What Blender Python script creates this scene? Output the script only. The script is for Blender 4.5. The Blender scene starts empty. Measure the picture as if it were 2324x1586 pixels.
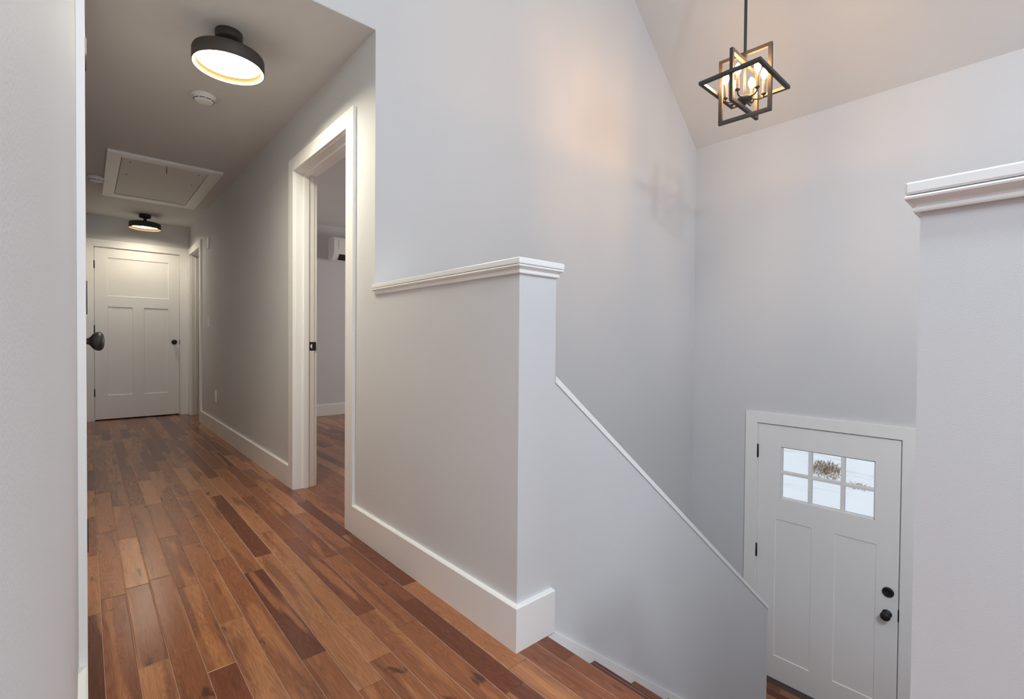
import bpy, math, random
from mathutils import Vector, Matrix

random.seed(7)
C = bpy.context.scene.collection

# ------------------------------------------------------------------ camera
CAM = Vector((-1.0136, 0.0, 0.967))
R_ = Vector((0.74762901, -0.66406453, 0.00831599))
U_ = Vector((0.00377858, 0.01677507, 0.99985215))
F_ = Vector((0.66410585, 0.74748705, -0.01505075))
cam = bpy.data.cameras.new('camera')
cam_o = bpy.data.objects.new('camera', cam); C.objects.link(cam_o)
m = Matrix.Identity(4)
for k in range(3):
    m[k][0] = R_[k]; m[k][1] = U_[k]; m[k][2] = -F_[k]; m[k][3] = CAM[k]
cam_o.matrix_world = m
cam.sensor_width = 36.0; cam.sensor_fit = 'HORIZONTAL'
cam.lens = 1089.69 / 2324 * 36
cam.clip_start = 0.005; cam.clip_end = 200
bpy.context.scene.camera = cam_o

# ------------------------------------------------------------------ world, exposure
world = bpy.data.worlds.new('overcast_sky'); bpy.context.scene.world = world
world.use_nodes = True
bg = world.node_tree.nodes['Background']
bg.inputs['Color'].default_value = (0.84, 0.92, 1.0, 1); bg.inputs['Strength'].default_value = 1.0
vs = bpy.context.scene.view_settings
vs.view_transform = 'Standard'; vs.look = 'None'; vs.gamma = 1.0; vs.use_curve_mapping = False
vs.exposure = 0.12
cy = bpy.context.scene.cycles
cy.max_bounces = 14; cy.diffuse_bounces = 10; cy.glossy_bounces = 5; cy.transparent_max_bounces = 8
cy.sample_clamp_indirect = 6.0; cy.caustics_reflective = False; cy.caustics_refractive = False
cy.use_denoising = True

# daylight through the living-room windows behind the camera (area light just outside each pane); foyer window and roof lights are added fill
DAY = (0.80, 0.89, 1.0)
def day_light(name, loc, rot, sx, sy, watts):
    l = bpy.data.lights.new(name, 'AREA'); l.shape = 'RECTANGLE'; l.size = sx; l.size_y = sy
    l.energy = watts; l.color = DAY
    o = bpy.data.objects.new(name, l); o.location = loc; o.rotation_euler = rot; C.objects.link(o)
    return o
BW = (-0.9, 2.2, 0.55, 2.25)       # back window x0,x1,z0,z1 in the wall y = -5
LW = (-3.6, -1.2, 0.75, 2.25)      # left window y0,y1,z0,z1 in the wall x = -3.5
day_light('daylight_back_window', ((BW[0]+BW[1])/2, -5.30, (BW[2]+BW[3])/2), (math.radians(90), 0, 0), BW[1]-BW[0], BW[3]-BW[2], 92)
day_light('daylight_left_window', (-3.80, (LW[0]+LW[1])/2, (LW[2]+LW[3])/2), (math.radians(90), 0, math.radians(-90)), LW[1]-LW[0], LW[3]-LW[2], 8)
FW = (-1.35, -0.35, -0.9, 1.9)     # tall foyer window added for fill, y0,y1,z0,z1 in the wall x = XF
day_light('added_foyer_window_fill', (3.018+0.36, (FW[0]+FW[1])/2, (FW[2]+FW[3])/2), (math.radians(90), 0, math.radians(90)), FW[1]-FW[0], FW[3]-FW[2], 28)
SKL = (-2.7, -1.4, -3.2, -1.0)     # skylight added for fill in the left slope, x0,x1,y0,y1
SKR = (0.4, 1.4, -3.4, -1.6)       # skylight added for fill in the right slope
for nm, sk, up, w in (('added_left_skylight_fill', SKL, 1, 165), ('added_right_skylight_fill', SKR, -1, 10)):
    xm = (sk[0]+sk[1])/2; zm = 2.678+0.8775*(3.218-abs(xm+0.20))+0.45
    day_light(nm, (xm-up*0.25, (sk[2]+sk[3])/2, zm), (0, math.radians(-41.3*up), 0), (sk[1]-sk[0])*1.3, sk[3]-sk[2], w)
BEDW = (4.0, 5.6, 0.9, 2.1)        # bedroom window y0,y1,z0,z1 in the wall x = 4.6
day_light('daylight_bedroom_window', (4.90, (BEDW[0]+BEDW[1])/2, (BEDW[2]+BEDW[3])/2), (math.radians(90), 0, math.radians(90)), BEDW[1]-BEDW[0], BEDW[3]-BEDW[2], 92).data.color = (1.0, 0.95, 0.91)

# ------------------------------------------------------------------ measures
XL = -1.030            # left hall wall
Y1 = 2.1125            # tall stairwell wall / mouth of the hall
Y2 = 7.454             # end of the hall
YP = 1.108             # end face of the half wall = face of the stair partition
YS = 0.146             # other side of the stair
XF = 3.018             # front wall (inside face)
ZC = 2.4125            # hall ceiling
ZK = 1.231             # top of the half-wall caps
ZM = 1.183             # underside of the cap moulding
TW = 0.166             # half-wall thickness
ZS = 2.678             # vault springing on the front wall
SL = 0.8775            # vault slope
XR = -0.20             # ridge
ZR = ZS + SL * (XF - XR)
ZL = -1.670            # entry landing
D0, D1 = 2.411, 3.245  # bedroom doorway
S0, S1 = 6.655, 7.335  # doorway near the end of the hall
FR, FL, FT = 0.644, 1.558, 0.344   # front door opening
E0, E1 = -0.941, -0.103            # hall-end door opening
K0, K1 = 1.700, 2.330              # closet doorway in the left hall wall
CW, CT = 0.0893, 0.018             # casing width, thickness
HB = 0.142                         # baseboard height

# ------------------------------------------------------------------ materials
def mat(name):
    m = bpy.data.materials.new(name); m.use_nodes = True
    nt = m.node_tree
    return m, nt, nt.nodes['Principled BSDF']
def N(nt, kind, **kw):
    n = nt.nodes.new(kind)
    for k, v in kw.items():
        if k.startswith('in_'): n.inputs[k[3:].replace('_', ' ')].default_value = v
        else: setattr(n, k, v)
    return n
def math_n(nt, op, a, b=None, c=None, clamp=False):
    n = nt.nodes.new('ShaderNodeMath'); n.operation = op; n.use_clamp = clamp
    for i, v in enumerate((a, b, c)):
        if v is None: continue
        if isinstance(v, (int, float)): n.inputs[i].default_value = v
        else: nt.links.new(v, n.inputs[i])
    return n.outputs[0]
def mix_c(nt, f, a, b, blend='MIX'):
    n = nt.nodes.new('ShaderNodeMix'); n.data_type = 'RGBA'; n.blend_type = blend
    for i, v in ((0, f), (6, a), (7, b)):
        if isinstance(v, (int, float, tuple)): n.inputs[i].default_value = v
        else: nt.links.new(v, n.inputs[i])
    return n.outputs[2]
def paint(name, col, rough, bump=0.0, scale=900, spec=0.5):
    m, nt, p = mat(name)
    p.inputs['Roughness'].default_value = rough
    p.inputs['Specular IOR Level'].default_value = spec
    geo = N(nt, 'ShaderNodeNewGeometry')
    big = N(nt, 'ShaderNodeTexNoise', in_Scale=2.5, in_Detail=3.0); nt.links.new(geo.outputs['Position'], big.inputs['Vector'])
    v = math_n(nt, 'MULTIPLY_ADD', big.outputs['Fac'], 0.05, 0.975)
    c = mix_c(nt, 1.0, (*col, 1), v, 'MULTIPLY')
    nt.links.new(c, p.inputs['Base Color'])
    if bump:
        n = N(nt, 'ShaderNodeTexNoise', in_Scale=scale, in_Detail=2.0); nt.links.new(geo.outputs['Position'], n.inputs['Vector'])
        b = N(nt, 'ShaderNodeBump', in_Strength=bump, in_Distance=0.001); nt.links.new(n.outputs['Fac'], b.inputs['Height'])
        nt.links.new(b.outputs['Normal'], p.inputs['Normal'])
    return m
M_WALL = paint('grey_wall_paint', (0.655, 0.66, 0.675), 0.72, 0.2, 500, 0.25)
M_CEIL = paint('white_ceiling_paint', (0.68, 0.67, 0.66), 0.9, 0.3, 300, 0.2)
M_TRIM = paint('white_trim_paint', (0.87, 0.865, 0.855), 0.35)
M_DOOR = paint('white_door_paint', (0.87, 0.865, 0.855), 0.38, 0.1, 1200)
M_PLASTIC = paint('white_plastic', (0.88, 0.88, 0.87), 0.4)
M_HATCH = paint('white_hatch_board', (0.78, 0.765, 0.74), 0.55, 0.15, 200)
def metal(name, col, rough, metallic=0.6):
    m, nt, p = mat(name)
    geo = N(nt, 'ShaderNodeNewGeometry')
    n = N(nt, 'ShaderNodeTexNoise', in_Scale=180.0, in_Detail=3.0); nt.links.new(geo.outputs['Position'], n.inputs['Vector'])
    v = math_n(nt, 'MULTIPLY_ADD', n.outputs['Fac'], 0.4, 0.8)
    nt.links.new(mix_c(nt, 1.0, (*col, 1), v, 'MULTIPLY'), p.inputs['Base Color'])
    p.inputs['Roughness'].default_value = rough; p.inputs['Metallic'].default_value = metallic
    return m
M_BLACK = metal('oil_rubbed_black_metal', (0.022, 0.020, 0.020), 0.48, 0.3)
M_IRON = metal('dark_grey_iron', (0.062, 0.056, 0.055), 0.55, 0.35)
M_SHADE = metal('matte_black_shade', (0.045, 0.037, 0.032), 0.6, 0.2)
M_GOLD = metal('gold_lining', (0.075, 0.046, 0.013), 0.5, 0.2)
M_DARK = paint('painted_dark_void', (0.012, 0.012, 0.013), 0.6)
M_SLOT = paint('grey_vent_slot', (0.10, 0.10, 0.11), 0.6)
M_SILL = metal('bronze_threshold', (0.10, 0.085, 0.075), 0.5, 0.6)
def emitter(name, col, strength):
    m = bpy.data.materials.new(name); m.use_nodes = True; nt = m.node_tree
    nt.nodes.clear()
    e = nt.nodes.new('ShaderNodeEmission'); e.inputs[0].default_value = (*col, 1); e.inputs[1].default_value = strength
    o = nt.nodes.new('ShaderNodeOutputMaterial'); nt.links.new(e.outputs[0], o.inputs[0])
    return m
M_DIFF = emitter('lit_diffuser', (1.0, 0.92, 0.71), 100.0)
M_DIFF_FAR = emitter('lit_diffuser_warm', (1.0, 0.88, 0.68), 37.0)
M_BULB = emitter('lit_bulb', (1.0, 0.55, 0.22), 205.0)
def glass_mat():
    m = bpy.data.materials.new('window_glass'); m.use_nodes = True; nt = m.node_tree
    nt.nodes.clear()
    t = nt.nodes.new('ShaderNodeBsdfTransparent'); g = nt.nodes.new('ShaderNodeBsdfGlossy'); g.inputs['Roughness'].default_value = 0.02
    f = nt.nodes.new('ShaderNodeFresnel'); f.inputs['IOR'].default_value = 1.45
    mx = nt.nodes.new('ShaderNodeMixShader'); o = nt.nodes.new('ShaderNodeOutputMaterial')
    nt.links.new(f.outputs[0], mx.inputs[0]); nt.links.new(t.outputs[0], mx.inputs[1]); nt.links.new(g.outputs[0], mx.inputs[2])
    nt.links.new(mx.outputs[0], o.inputs[0])
    return m
M_GLASS = glass_mat()

def floor_mat():
    m, nt, p = mat('hickory_floorboards')
    L = nt.links
    geo = N(nt, 'ShaderNodeNewGeometry')
    sep = N(nt, 'ShaderNodeSeparateXYZ'); L.new(geo.outputs['Position'], sep.inputs[0])
    X, Y, Z = sep.outputs
    xs = math_n(nt, 'DIVIDE', math_n(nt, 'ADD', X, 0.976 + 0.0745 * 100), 0.0745)
    row = math_n(nt, 'FLOOR', xs); fx = math_n(nt, 'FRACT', xs)
    wr = N(nt, 'ShaderNodeTexWhiteNoise', noise_dimensions='1D'); L.new(row, wr.inputs['W'])
    wr2 = N(nt, 'ShaderNodeTexWhiteNoise', noise_dimensions='1D'); L.new(math_n(nt, 'ADD', row, 57.3), wr2.inputs['W'])
    ln = math_n(nt, 'MULTIPLY_ADD', wr.outputs['Value'], 0.75, 0.55)
    ys = math_n(nt, 'DIVIDE', math_n(nt, 'ADD', Y, math_n(nt, 'MULTIPLY_ADD', wr2.outputs['Value'], 3.0, 20.0)), ln)
    col = math_n(nt, 'FLOOR', ys); fy = math_n(nt, 'FRACT', ys)
    cid = N(nt, 'ShaderNodeCombineXYZ'); L.new(row, cid.inputs[0]); L.new(col, cid.inputs[1])
    wid = N(nt, 'ShaderNodeTexWhiteNoise', noise_dimensions='2D'); L.new(cid.outputs[0], wid.inputs['Vector'])
    cid2 = N(nt, 'ShaderNodeCombineXYZ'); L.new(col, cid2.inputs[0]); L.new(row, cid2.inputs[1])
    wid2 = N(nt, 'ShaderNodeTexWhiteNoise', noise_dimensions='2D'); L.new(cid2.outputs[0], wid2.inputs['Vector'])
    idv, id2 = wid.outputs['Value'], wid2.outputs['Value']
    ramp = N(nt, 'ShaderNodeValToRGB'); L.new(idv, ramp.inputs['Fac'])
    cr = ramp.color_ramp
    stops = [(0.0, (0.105, 0.030, 0.015)), (0.2, (0.185, 0.055, 0.025)), (0.5, (0.262, 0.092, 0.039)), (0.8, (0.335, 0.134, 0.058)), (1.0, (0.415, 0.184, 0.085))]
    cr.elements[0].position = 0.0; cr.elements[0].color = (*stops[0][1], 1)
    cr.elements[1].position = 1.0; cr.elements[1].color = (*stops[-1][1], 1)
    for s, c in stops[1:-1]:
        e = cr.elements.new(s); e.color = (*c, 1)
    # coordinates that are stretched along the board and differ from board to board
    def coords(sx, sy, off):
        c = N(nt, 'ShaderNodeCombineXYZ')
        L.new(math_n(nt, 'ADD', math_n(nt, 'MULTIPLY', X, sx), math_n(nt, 'MULTIPLY', idv, 41.0 + off)), c.inputs[0])
        L.new(math_n(nt, 'ADD', math_n(nt, 'MULTIPLY', Y, sy), math_n(nt, 'MULTIPLY', id2, 29.0)), c.inputs[1])
        L.new(math_n(nt, 'MULTIPLY', id2, 17.0), c.inputs[2])
        return c.outputs[0]
    # heartwood / sapwood areas with a fairly crisp edge
    heart = N(nt, 'ShaderNodeTexNoise', in_Scale=1.0, in_Detail=1.5, in_Distortion=0.6); L.new(coords(17, 1.5, 0), heart.inputs['Vector'])
    hs = N(nt, 'ShaderNodeMapRange', interpolation_type='SMOOTHSTEP'); L.new(heart.outputs['Fac'], hs.inputs[0])
    hs.inputs[1].default_value = 0.55; hs.inputs[2].default_value = 0.66
    base = mix_c(nt, math_n(nt, 'MULTIPLY', hs.outputs[0], 0.55), ramp.outputs[0], (0.145, 0.048, 0.026, 1))
    sap = N(nt, 'ShaderNodeTexNoise', in_Scale=1.0, in_Detail=1.0, in_Distortion=0.4); L.new(coords(15, 1.2, 9), sap.inputs['Vector'])
    ss = N(nt, 'ShaderNodeMapRange', interpolation_type='SMOOTHSTEP'); L.new(sap.outputs['Fac'], ss.inputs[0])
    ss.inputs[1].default_value = 0.58; ss.inputs[2].default_value = 0.66
    base = mix_c(nt, math_n(nt, 'MULTIPLY', ss.outputs[0], 0.5), base, (0.50, 0.215, 0.092, 1))
    # growth rings and fine grain
    ring = N(nt, 'ShaderNodeTexNoise', in_Scale=1.0, in_Detail=2.0, in_Distortion=1.2); L.new(coords(26, 2.0, 3), ring.inputs['Vector'])
    rw = math_n(nt, 'SINE', math_n(nt, 'MULTIPLY', ring.outputs['Fac'], 75.0))
    rv = math_n(nt, 'MULTIPLY_ADD', rw, 0.12, 0.95)
    grain = N(nt, 'ShaderNodeTexNoise', in_Scale=1.0, in_Detail=3.0); L.new(coords(420, 14, 5), grain.inputs['Vector'])
    gv = math_n(nt, 'MULTIPLY_ADD', grain.outputs['Fac'], 0.52, 0.74)
    base = mix_c(nt, 1.0, base, math_n(nt, 'MULTIPLY', rv, gv), 'MULTIPLY')
    # knots and mineral streaks
    kn = N(nt, 'ShaderNodeTexNoise', in_Scale=1.0, in_Detail=2.0, in_Distortion=1.0); L.new(coords(22, 5, 13), kn.inputs['Vector'])
    ks = N(nt, 'ShaderNodeMapRange', interpolation_type='SMOOTHSTEP'); L.new(kn.outputs['Fac'], ks.inputs[0])
    ks.inputs[1].default_value = 0.66; ks.inputs[2].default_value = 0.76
    base = mix_c(nt, math_n(nt, 'MULTIPLY', ks.outputs[0], 0.75), base, (0.045, 0.020, 0.014, 1))
    # joints
    ex = math_n(nt, 'MULTIPLY', math_n(nt, 'MINIMUM', fx, math_n(nt, 'SUBTRACT', 1.0, fx)), 0.0745)
    ey = math_n(nt, 'MULTIPLY', math_n(nt, 'MINIMUM', fy, math_n(nt, 'SUBTRACT', 1.0, fy)), ln)
    em = math_n(nt, 'MINIMUM', ex, ey)
    jt = N(nt, 'ShaderNodeMapRange'); L.new(em, jt.inputs[0]); jt.inputs[1].default_value = 0.0004; jt.inputs[2].default_value = 0.0013
    dark = math_n(nt, 'MULTIPLY_ADD', jt.outputs[0], 0.45, 0.55)
    base = mix_c(nt, 1.0, base, dark, 'MULTIPLY')
    glint = N(nt, 'ShaderNodeMapRange'); L.new(ex, glint.inputs[0]); glint.inputs[1].default_value = 0.0009; glint.inputs[2].default_value = 0.0004
    base = mix_c(nt, math_n(nt, 'MULTIPLY', glint.outputs[0], 0.8), base, (0.56, 0.40, 0.31, 1))  # painted glint: pale line where the bevelled long seams catch light
    L.new(base, p.inputs['Base Color'])
    p.inputs['Roughness'].default_value = 0.30
    rn = math_n(nt, 'MULTIPLY_ADD', grain.outputs['Fac'], 0.14, 0.175); L.new(rn, p.inputs['Roughness'])
    p.inputs['Specular IOR Level'].default_value = 0.45
    # bump: eased edges, gentle scraping
    sc = N(nt, 'ShaderNodeTexNoise', in_Scale=1.0, in_Detail=2.0, in_Distortion=0.8); L.new(coords(30, 22, 1), sc.inputs['Vector'])
    be = N(nt, 'ShaderNodeMapRange', interpolation_type='SMOOTHSTEP'); L.new(em, be.inputs[0]); be.inputs[1].default_value = 0.0; be.inputs[2].default_value = 0.0032
    h = math_n(nt, 'ADD', math_n(nt, 'MULTIPLY', be.outputs[0], 0.9), math_n(nt, 'ADD', math_n(nt, 'MULTIPLY', sc.outputs['Fac'], 0.35), math_n(nt, 'MULTIPLY', id2, 0.25)))
    b = N(nt, 'ShaderNodeBump', in_Strength=0.55, in_Distance=0.0016); L.new(h, b.inputs['Height'])
    L.new(b.outputs['Normal'], p.inputs['Normal'])
    return m
M_FLOOR = floor_mat()

def snow_mat():
    m, nt, p = mat('trodden_snow')
    geo = N(nt, 'ShaderNodeNewGeometry')
    mp = N(nt, 'ShaderNodeMapping'); mp.inputs['Scale'].default_value = (0.9, 0.35, 1); nt.links.new(geo.outputs['Position'], mp.inputs[0])
    n = N(nt, 'ShaderNodeTexNoise', in_Scale=1.6, in_Detail=5.0, in_Roughness=0.6); nt.links.new(mp.outputs[0], n.inputs['Vector'])
    r = N(nt, 'ShaderNodeMapRange', interpolation_type='SMOOTHSTEP'); nt.links.new(n.outputs['Fac'], r.inputs[0])
    r.inputs[1].default_value = 0.52; r.inputs[2].default_value = 0.72
    c = mix_c(nt, math_n(nt, 'MULTIPLY', r.outputs[0], 0.5), (0.86, 0.87, 0.885, 1), (0.44, 0.43, 0.42, 1))
    nt.links.new(c, p.inputs['Base Color']); p.inputs['Roughness'].default_value = 0.9
    return m
M_SNOW = snow_mat()
M_STRAW = paint('dry_straw', (0.36, 0.28, 0.19), 0.9)

# ------------------------------------------------------------------ mesh helpers
class MB:
    def __init__(self): self.v = []; self.f = []; self.sm = []
    def add(self, verts, faces, smooth=False):
        o = len(self.v); self.v += [tuple(x) for x in verts]
        self.f += [tuple(i + o for i in f) for f in faces]; self.sm += [smooth] * len(faces)
    def box(self, x0, x1, y0, y1, z0, z1):
        x0, x1 = min(x0, x1), max(x0, x1); y0, y1 = min(y0, y1), max(y0, y1); z0, z1 = min(z0, z1), max(z0, z1)
        self.add([(x0,y0,z0),(x1,y0,z0),(x1,y1,z0),(x0,y1,z0),(x0,y0,z1),(x1,y0,z1),(x1,y1,z1),(x0,y1,z1)],
                 [(0,3,2,1),(4,5,6,7),(0,1,5,4),(1,2,6,5),(2,3,7,6),(3,0,4,7)])
        return self
    def prism(self, poly, axis, a, b):
        """polygon of 2-D points extruded along axis ('x': (y,z), 'y': (x,z), 'z': (x,y))"""
        def P(p, t):
            return {'x': (t, p[0], p[1]), 'y': (p[0], t, p[1]), 'z': (p[0], p[1], t)}[axis]
        n = len(poly)
        self.add([P(p, a) for p in poly] + [P(p, b) for p in poly],
                 [tuple(range(n)), tuple(range(2*n-1, n-1, -1))] + [(i, i+n, (i+1) % n + n, (i+1) % n) for i in range(n)])
        return self
    def lathe(self, prof, origin=(0,0,0), axis=(0,0,1), seg=32, smooth=True):
        ax = Vector(axis).normalized()
        t = Vector((1,0,0)) if abs(ax.x) < 0.9 else Vector((0,1,0))
        e1 = ax.cross(t).normalized(); e2 = ax.cross(e1); o = Vector(origin)
        vs, fs = [], []
        for (r, h) in prof:
            for k in range(seg):
                a = 2*math.pi*k/seg
                vs.append(o + ax*h + (e1*math.cos(a) + e2*math.sin(a))*max(r, 1e-5))
        for i in range(len(prof)-1):
            for k in range(seg):
                k2 = (k+1) % seg
                fs.append((i*seg+k, i*seg+k2, (i+1)*seg+k2, (i+1)*seg+k))
        self.add(vs, fs, smooth)
        return self
    def bar(self, p, q, w, d, up=(0,0,1)):
        p, q = Vector(p), Vector(q); t = (q-p).normalized()
        u = Vector(up); s = t.cross(u).normalized(); u = s.cross(t)
        vs = []
        for c in (p, q):
            for (a, b) in ((-1,-1),(1,-1),(1,1),(-1,1)): vs.append(c + s*a*w/2 + u*b*d/2)
        self.add(vs, [(3,2,1,0),(4,5,6,7),(0,1,5,4),(1,2,6,5),(2,3,7,6),(3,0,4,7)])
        return self
    def tube(self, pts, r, seg=12, smooth=True):
        pts = [Vector(p) for p in pts]; vs, fs = [], []
        prev = None
        for i, p in enumerate(pts):
            t = (pts[min(i+1, len(pts)-1)] - pts[max(i-1, 0)]).normalized()
            ref = Vector((0,0,1)) if abs(t.z) < 0.9 else Vector((1,0,0))
            s = t.cross(ref).normalized(); u = s.cross(t)
            for k in range(seg):
                a = 2*math.pi*k/seg; vs.append(p + (s*math.cos(a) + u*math.sin(a))*r)
        n = len(pts)
        for i in range(n-1):
            for k in range(seg):
                k2 = (k+1) % seg; fs.append((i*seg+k, i*seg+k2, (i+1)*seg+k2, (i+1)*seg+k))
        self.add(vs, fs, smooth)
        self.add([vs[k] for k in range(seg)], [tuple(range(seg-1, -1, -1))])
        self.add([vs[(n-1)*seg+k] for k in range(seg)], [tuple(range(seg))])
        return self
    def sweep(self, path, prof, z0=0.0):
        """profile (out, z) carried along a horizontal polyline with mitred corners; out is to the right of the travel direction"""
        n = len(path); rings = []
        dirs = []
        for i in range(n-1):
            d = Vector((path[i+1][0]-path[i][0], path[i+1][1]-path[i][1])).normalized(); dirs.append(d)
        for i in range(n):
            if i == 0: nn = Vector((dirs[0].y, -dirs[0].x))
            elif i == n-1: nn = Vector((dirs[-1].y, -dirs[-1].x))
            else:
                a = Vector((dirs[i-1].y, -dirs[i-1].x)); b = Vector((dirs[i].y, -dirs[i].x))
                nn = (a+b) / (1 + a.dot(b))
            rings.append([(path[i][0]+nn.x*o, path[i][1]+nn.y*o, z0+z) for (o, z) in prof])
        k = len(prof); vs = [v for r in rings for v in r]; fs = []
        for i in range(n-1):
            for j in range(k):
                j2 = (j+1) % k; fs.append((i*k+j, (i+1)*k+j, (i+1)*k+j2, i*k+j2))
        fs.append(tuple(range(k))); fs.append(tuple(range(n*k-1, (n-1)*k-1, -1)))
        self.add(vs, fs)
        return self
    def build(self, name, material, parent=None, bevel=0.0, smooth_angle=None, seg=2):
        org = Vector((0,0,0))
        q = parent
        while q is not None: org += q.location; q = q.parent
        me = bpy.data.meshes.new(name)
        me.from_pydata([tuple(Vector(v)-org) for v in self.v], [], self.f)
        me.materials.append(material)
        for p, s in zip(me.polygons, self.sm): p.use_smooth = s
        import bmesh
        bm = bmesh.new(); bm.from_mesh(me); bmesh.ops.recalc_face_normals(bm, faces=bm.faces); bm.to_mesh(me); bm.free()
        o = bpy.data.objects.new(name, me); C.objects.link(o)
        if parent: o.parent = parent
        if bevel:
            b = o.modifiers.new('eased_edges', 'BEVEL'); b.width = bevel; b.segments = seg; b.limit_method = 'ANGLE'; b.angle_limit = math.radians(40)
        return o
def struct(o, label=None):
    o['kind'] = 'structure'
    if label: o['label'] = label
    return o
def thing(name, loc, label, cat, group=None):
    e = bpy.data.objects.new(name, None); e.location = loc; e.empty_display_size = 0.05; C.objects.link(e)
    e['label'] = label; e['category'] = cat
    if group: e['group'] = group
    return e
def tag(o, label, cat, group=None):
    o['label'] = label; o['category'] = cat
    if group: o['group'] = group
    return o

# ------------------------------------------------------------------ floors
b = MB()
b.box(-3.6, 0.0, -5.0, YS, -0.25, 0)                      # living room
b.box(0.0, XF, -5.0, -1.6, -0.25, 0)
b.box(-3.6, 0.045, YS, YP+0.12, -0.25, 0)
b.box(XL-0.75, 0.02, YP+0.12, Y2+0.05, -0.25, 0)           # hall (and closet)
b.box(0.02, 0.166, Y1+0.12, Y2+0.05, -0.25, 0)
b.box(0.166, 4.6, Y1+0.12, Y2+0.05, -0.25, 0)            # bedroom, bathroom
struct(b.build('floor', M_FLOOR), 'reddish brown hardwood floor of the hall and landing')
b = MB(); b.box(1.945, XF+0.13, YS-0.11, Y1, ZL-0.2, ZL); b.box(TW, XF, -1.6, YS-0.11, ZL-0.2, ZL)
struct(b.build('floor_entry', M_FLOOR), 'hardwood floor of the entry landing by the front door')
b = MB(); b.box(0.0, 3.2, YS-0.12, Y1+0.12, -3.3, -3.1)
struct(b.build('floor_lower', M_FLOOR))

# ------------------------------------------------------------------ walls
b = MB()
for (y0, y1, z0, z1) in ((Y1+0.12, D0-0.012, -0.2, ZC+0.05), (D0-0.012, D1+0.012, 2.062, ZC+0.05), (D1+0.012, S0-0.012, -0.2, ZC+0.05), (S0-0.012, S1+0.012, 2.062, ZC+0.05), (S1+0.012, Y2+0.12, -0.2, ZC+0.05)):
    b.box(0, 0.117, y0, y1, z0, z1)
struct(b.build('wall_hall_right', M_WALL), 'long grey hall wall with the bedroom doorway')

def slope(x): return ZR - SL*abs(x-XR)
b = MB()
b.prism([(-3.62, ZC+0.002), (0.0, ZC+0.002), (0.0, -3.1), (XF+0.1, -3.1), (XF+0.1, slope(XF+0.1)+0.02), (XR, ZR+0.02), (-3.62, slope(-3.62)+0.02)], 'y', Y1, Y1+0.12)
struct(b.build('wall_stair_tall', M_WALL), 'tall grey stairwell wall lit by the pendant')

b = MB()
for (y0, y1, z0, z1) in ((-5.12, FW[0], -3.1, ZS+0.1), (FW[1], FR-0.012, -3.1, ZS+0.1), (FW[0], FW[1], -3.1, FW[2]), (FW[0], FW[1], FW[3], ZS+0.1), (FR-0.012, FL+0.012, FT+0.012, ZS+0.1), (FL+0.012, Y1+0.12, -3.1, ZS+0.1), (FR-0.012, FL+0.012, -3.1, ZL-0.02)):
    b.box(XF, XF+0.14, y0, y1, z0, z1)
struct(b.build('wall_front', M_WALL), 'grey front wall above and around the entry door')

b = MB()
for (y0, y1, z0, z1) in ((0.10, K0-0.012, -0.2, 5.3), (K0-0.012, K1+0.012, 2.062, 5.3), (K1+0.012, Y1+0.12, -0.2, 5.3), (Y1+0.12, Y2+0.12, -0.2, ZC+0.05)):
    b.box(XL-0.117, XL, y0, y1, z0, z1)
struct(b.build('wall_hall_left', M_WALL), 'grey left hall wall close to the viewer')
b = MB(); b.box(-3.6, XL-0.117, 0.10, 0.22, -0.2, 5.3)
struct(b.build('wall_living_side', M_WALL))
b = MB()
for (x0, x1, z0, z1) in ((XL-0.117, E0-0.012, -0.2, ZC+0.05), (E0-0.012, E1+0.012, 2.062, ZC+0.05), (E1+0.012, 0.0, -0.2, ZC+0.05)):
    b.box(x0, x1, Y2, Y2+0.12, z0, z1)
struct(b.build('wall_hall_end', M_WALL), 'grey wall over the door at the end of the hall')
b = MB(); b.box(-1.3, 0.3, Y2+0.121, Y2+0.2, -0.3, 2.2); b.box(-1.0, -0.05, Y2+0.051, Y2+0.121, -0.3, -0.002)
struct(b.build('dark_box_behind_hall_door', M_DARK))  # near-black box added to keep the gap under the door dark
# half walls and the stair partition
b = MB(); b.box(0, TW, YP, Y1, -3.1, ZM+0.02)
struct(b.build('wall_half', M_WALL), 'grey half wall with a white moulded cap beside the stairs')
def rake(x): return 0.852 - 0.775*(x-0.171)      # top of the sloping cap
PXE = 2.040
b = MB(); b.prism([(TW, -3.1), (PXE, -3.1), (PXE, rake(PXE)-0.024), (TW, rake(TW)-0.024)], 'y', YP, YP+0.11)
struct(b.build('wall_stair_partition', M_WALL), 'grey sloping partition wall along the stairs')
b = MB(); b.box(0, TW, -1.6, YS, -3.1, ZM+0.02)
struct(b.build('wall_half_right', M_WALL), 'grey half wall at the right edge with a white moulded cap')
b = MB(); b.prism([(TW, -3.1), (PXE, -3.1), (PXE, rake(PXE)-0.024), (TW, rake(TW)-0.024)], 'y', YS-0.11, YS)
struct(b.build('wall_stair_partition_right', M_WALL))
b = MB(); b.box(0, XF, -1.72, -1.6, -3.1, ZM+0.02)
struct(b.build('wall_foyer_side', M_WALL))
# living room shell behind the camera
b = MB()
for (x0, x1, z0, z1) in ((-3.6, BW[0], -0.2, 5.6), (BW[1], XF+0.1, -0.2, 5.6), (BW[0], BW[1], -0.2, BW[2]), (BW[0], BW[1], BW[3], 5.6)):
    b.box(x0, x1, -5.12, -5.0, z0, z1)
struct(b.build('wall_back', M_WALL))
b = MB()
for (y0, y1, z0, z1) in ((-5.12, LW[0], -0.2, 2.8), (LW[1], 0.22, -0.2, 2.8), (LW[0], LW[1], -0.2, LW[2]), (LW[0], LW[1], LW[3], 2.8)):
    b.box(-3.62, -3.5, y0, y1, z0, z1)
struct(b.build('wall_living_left', M_WALL))
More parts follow.
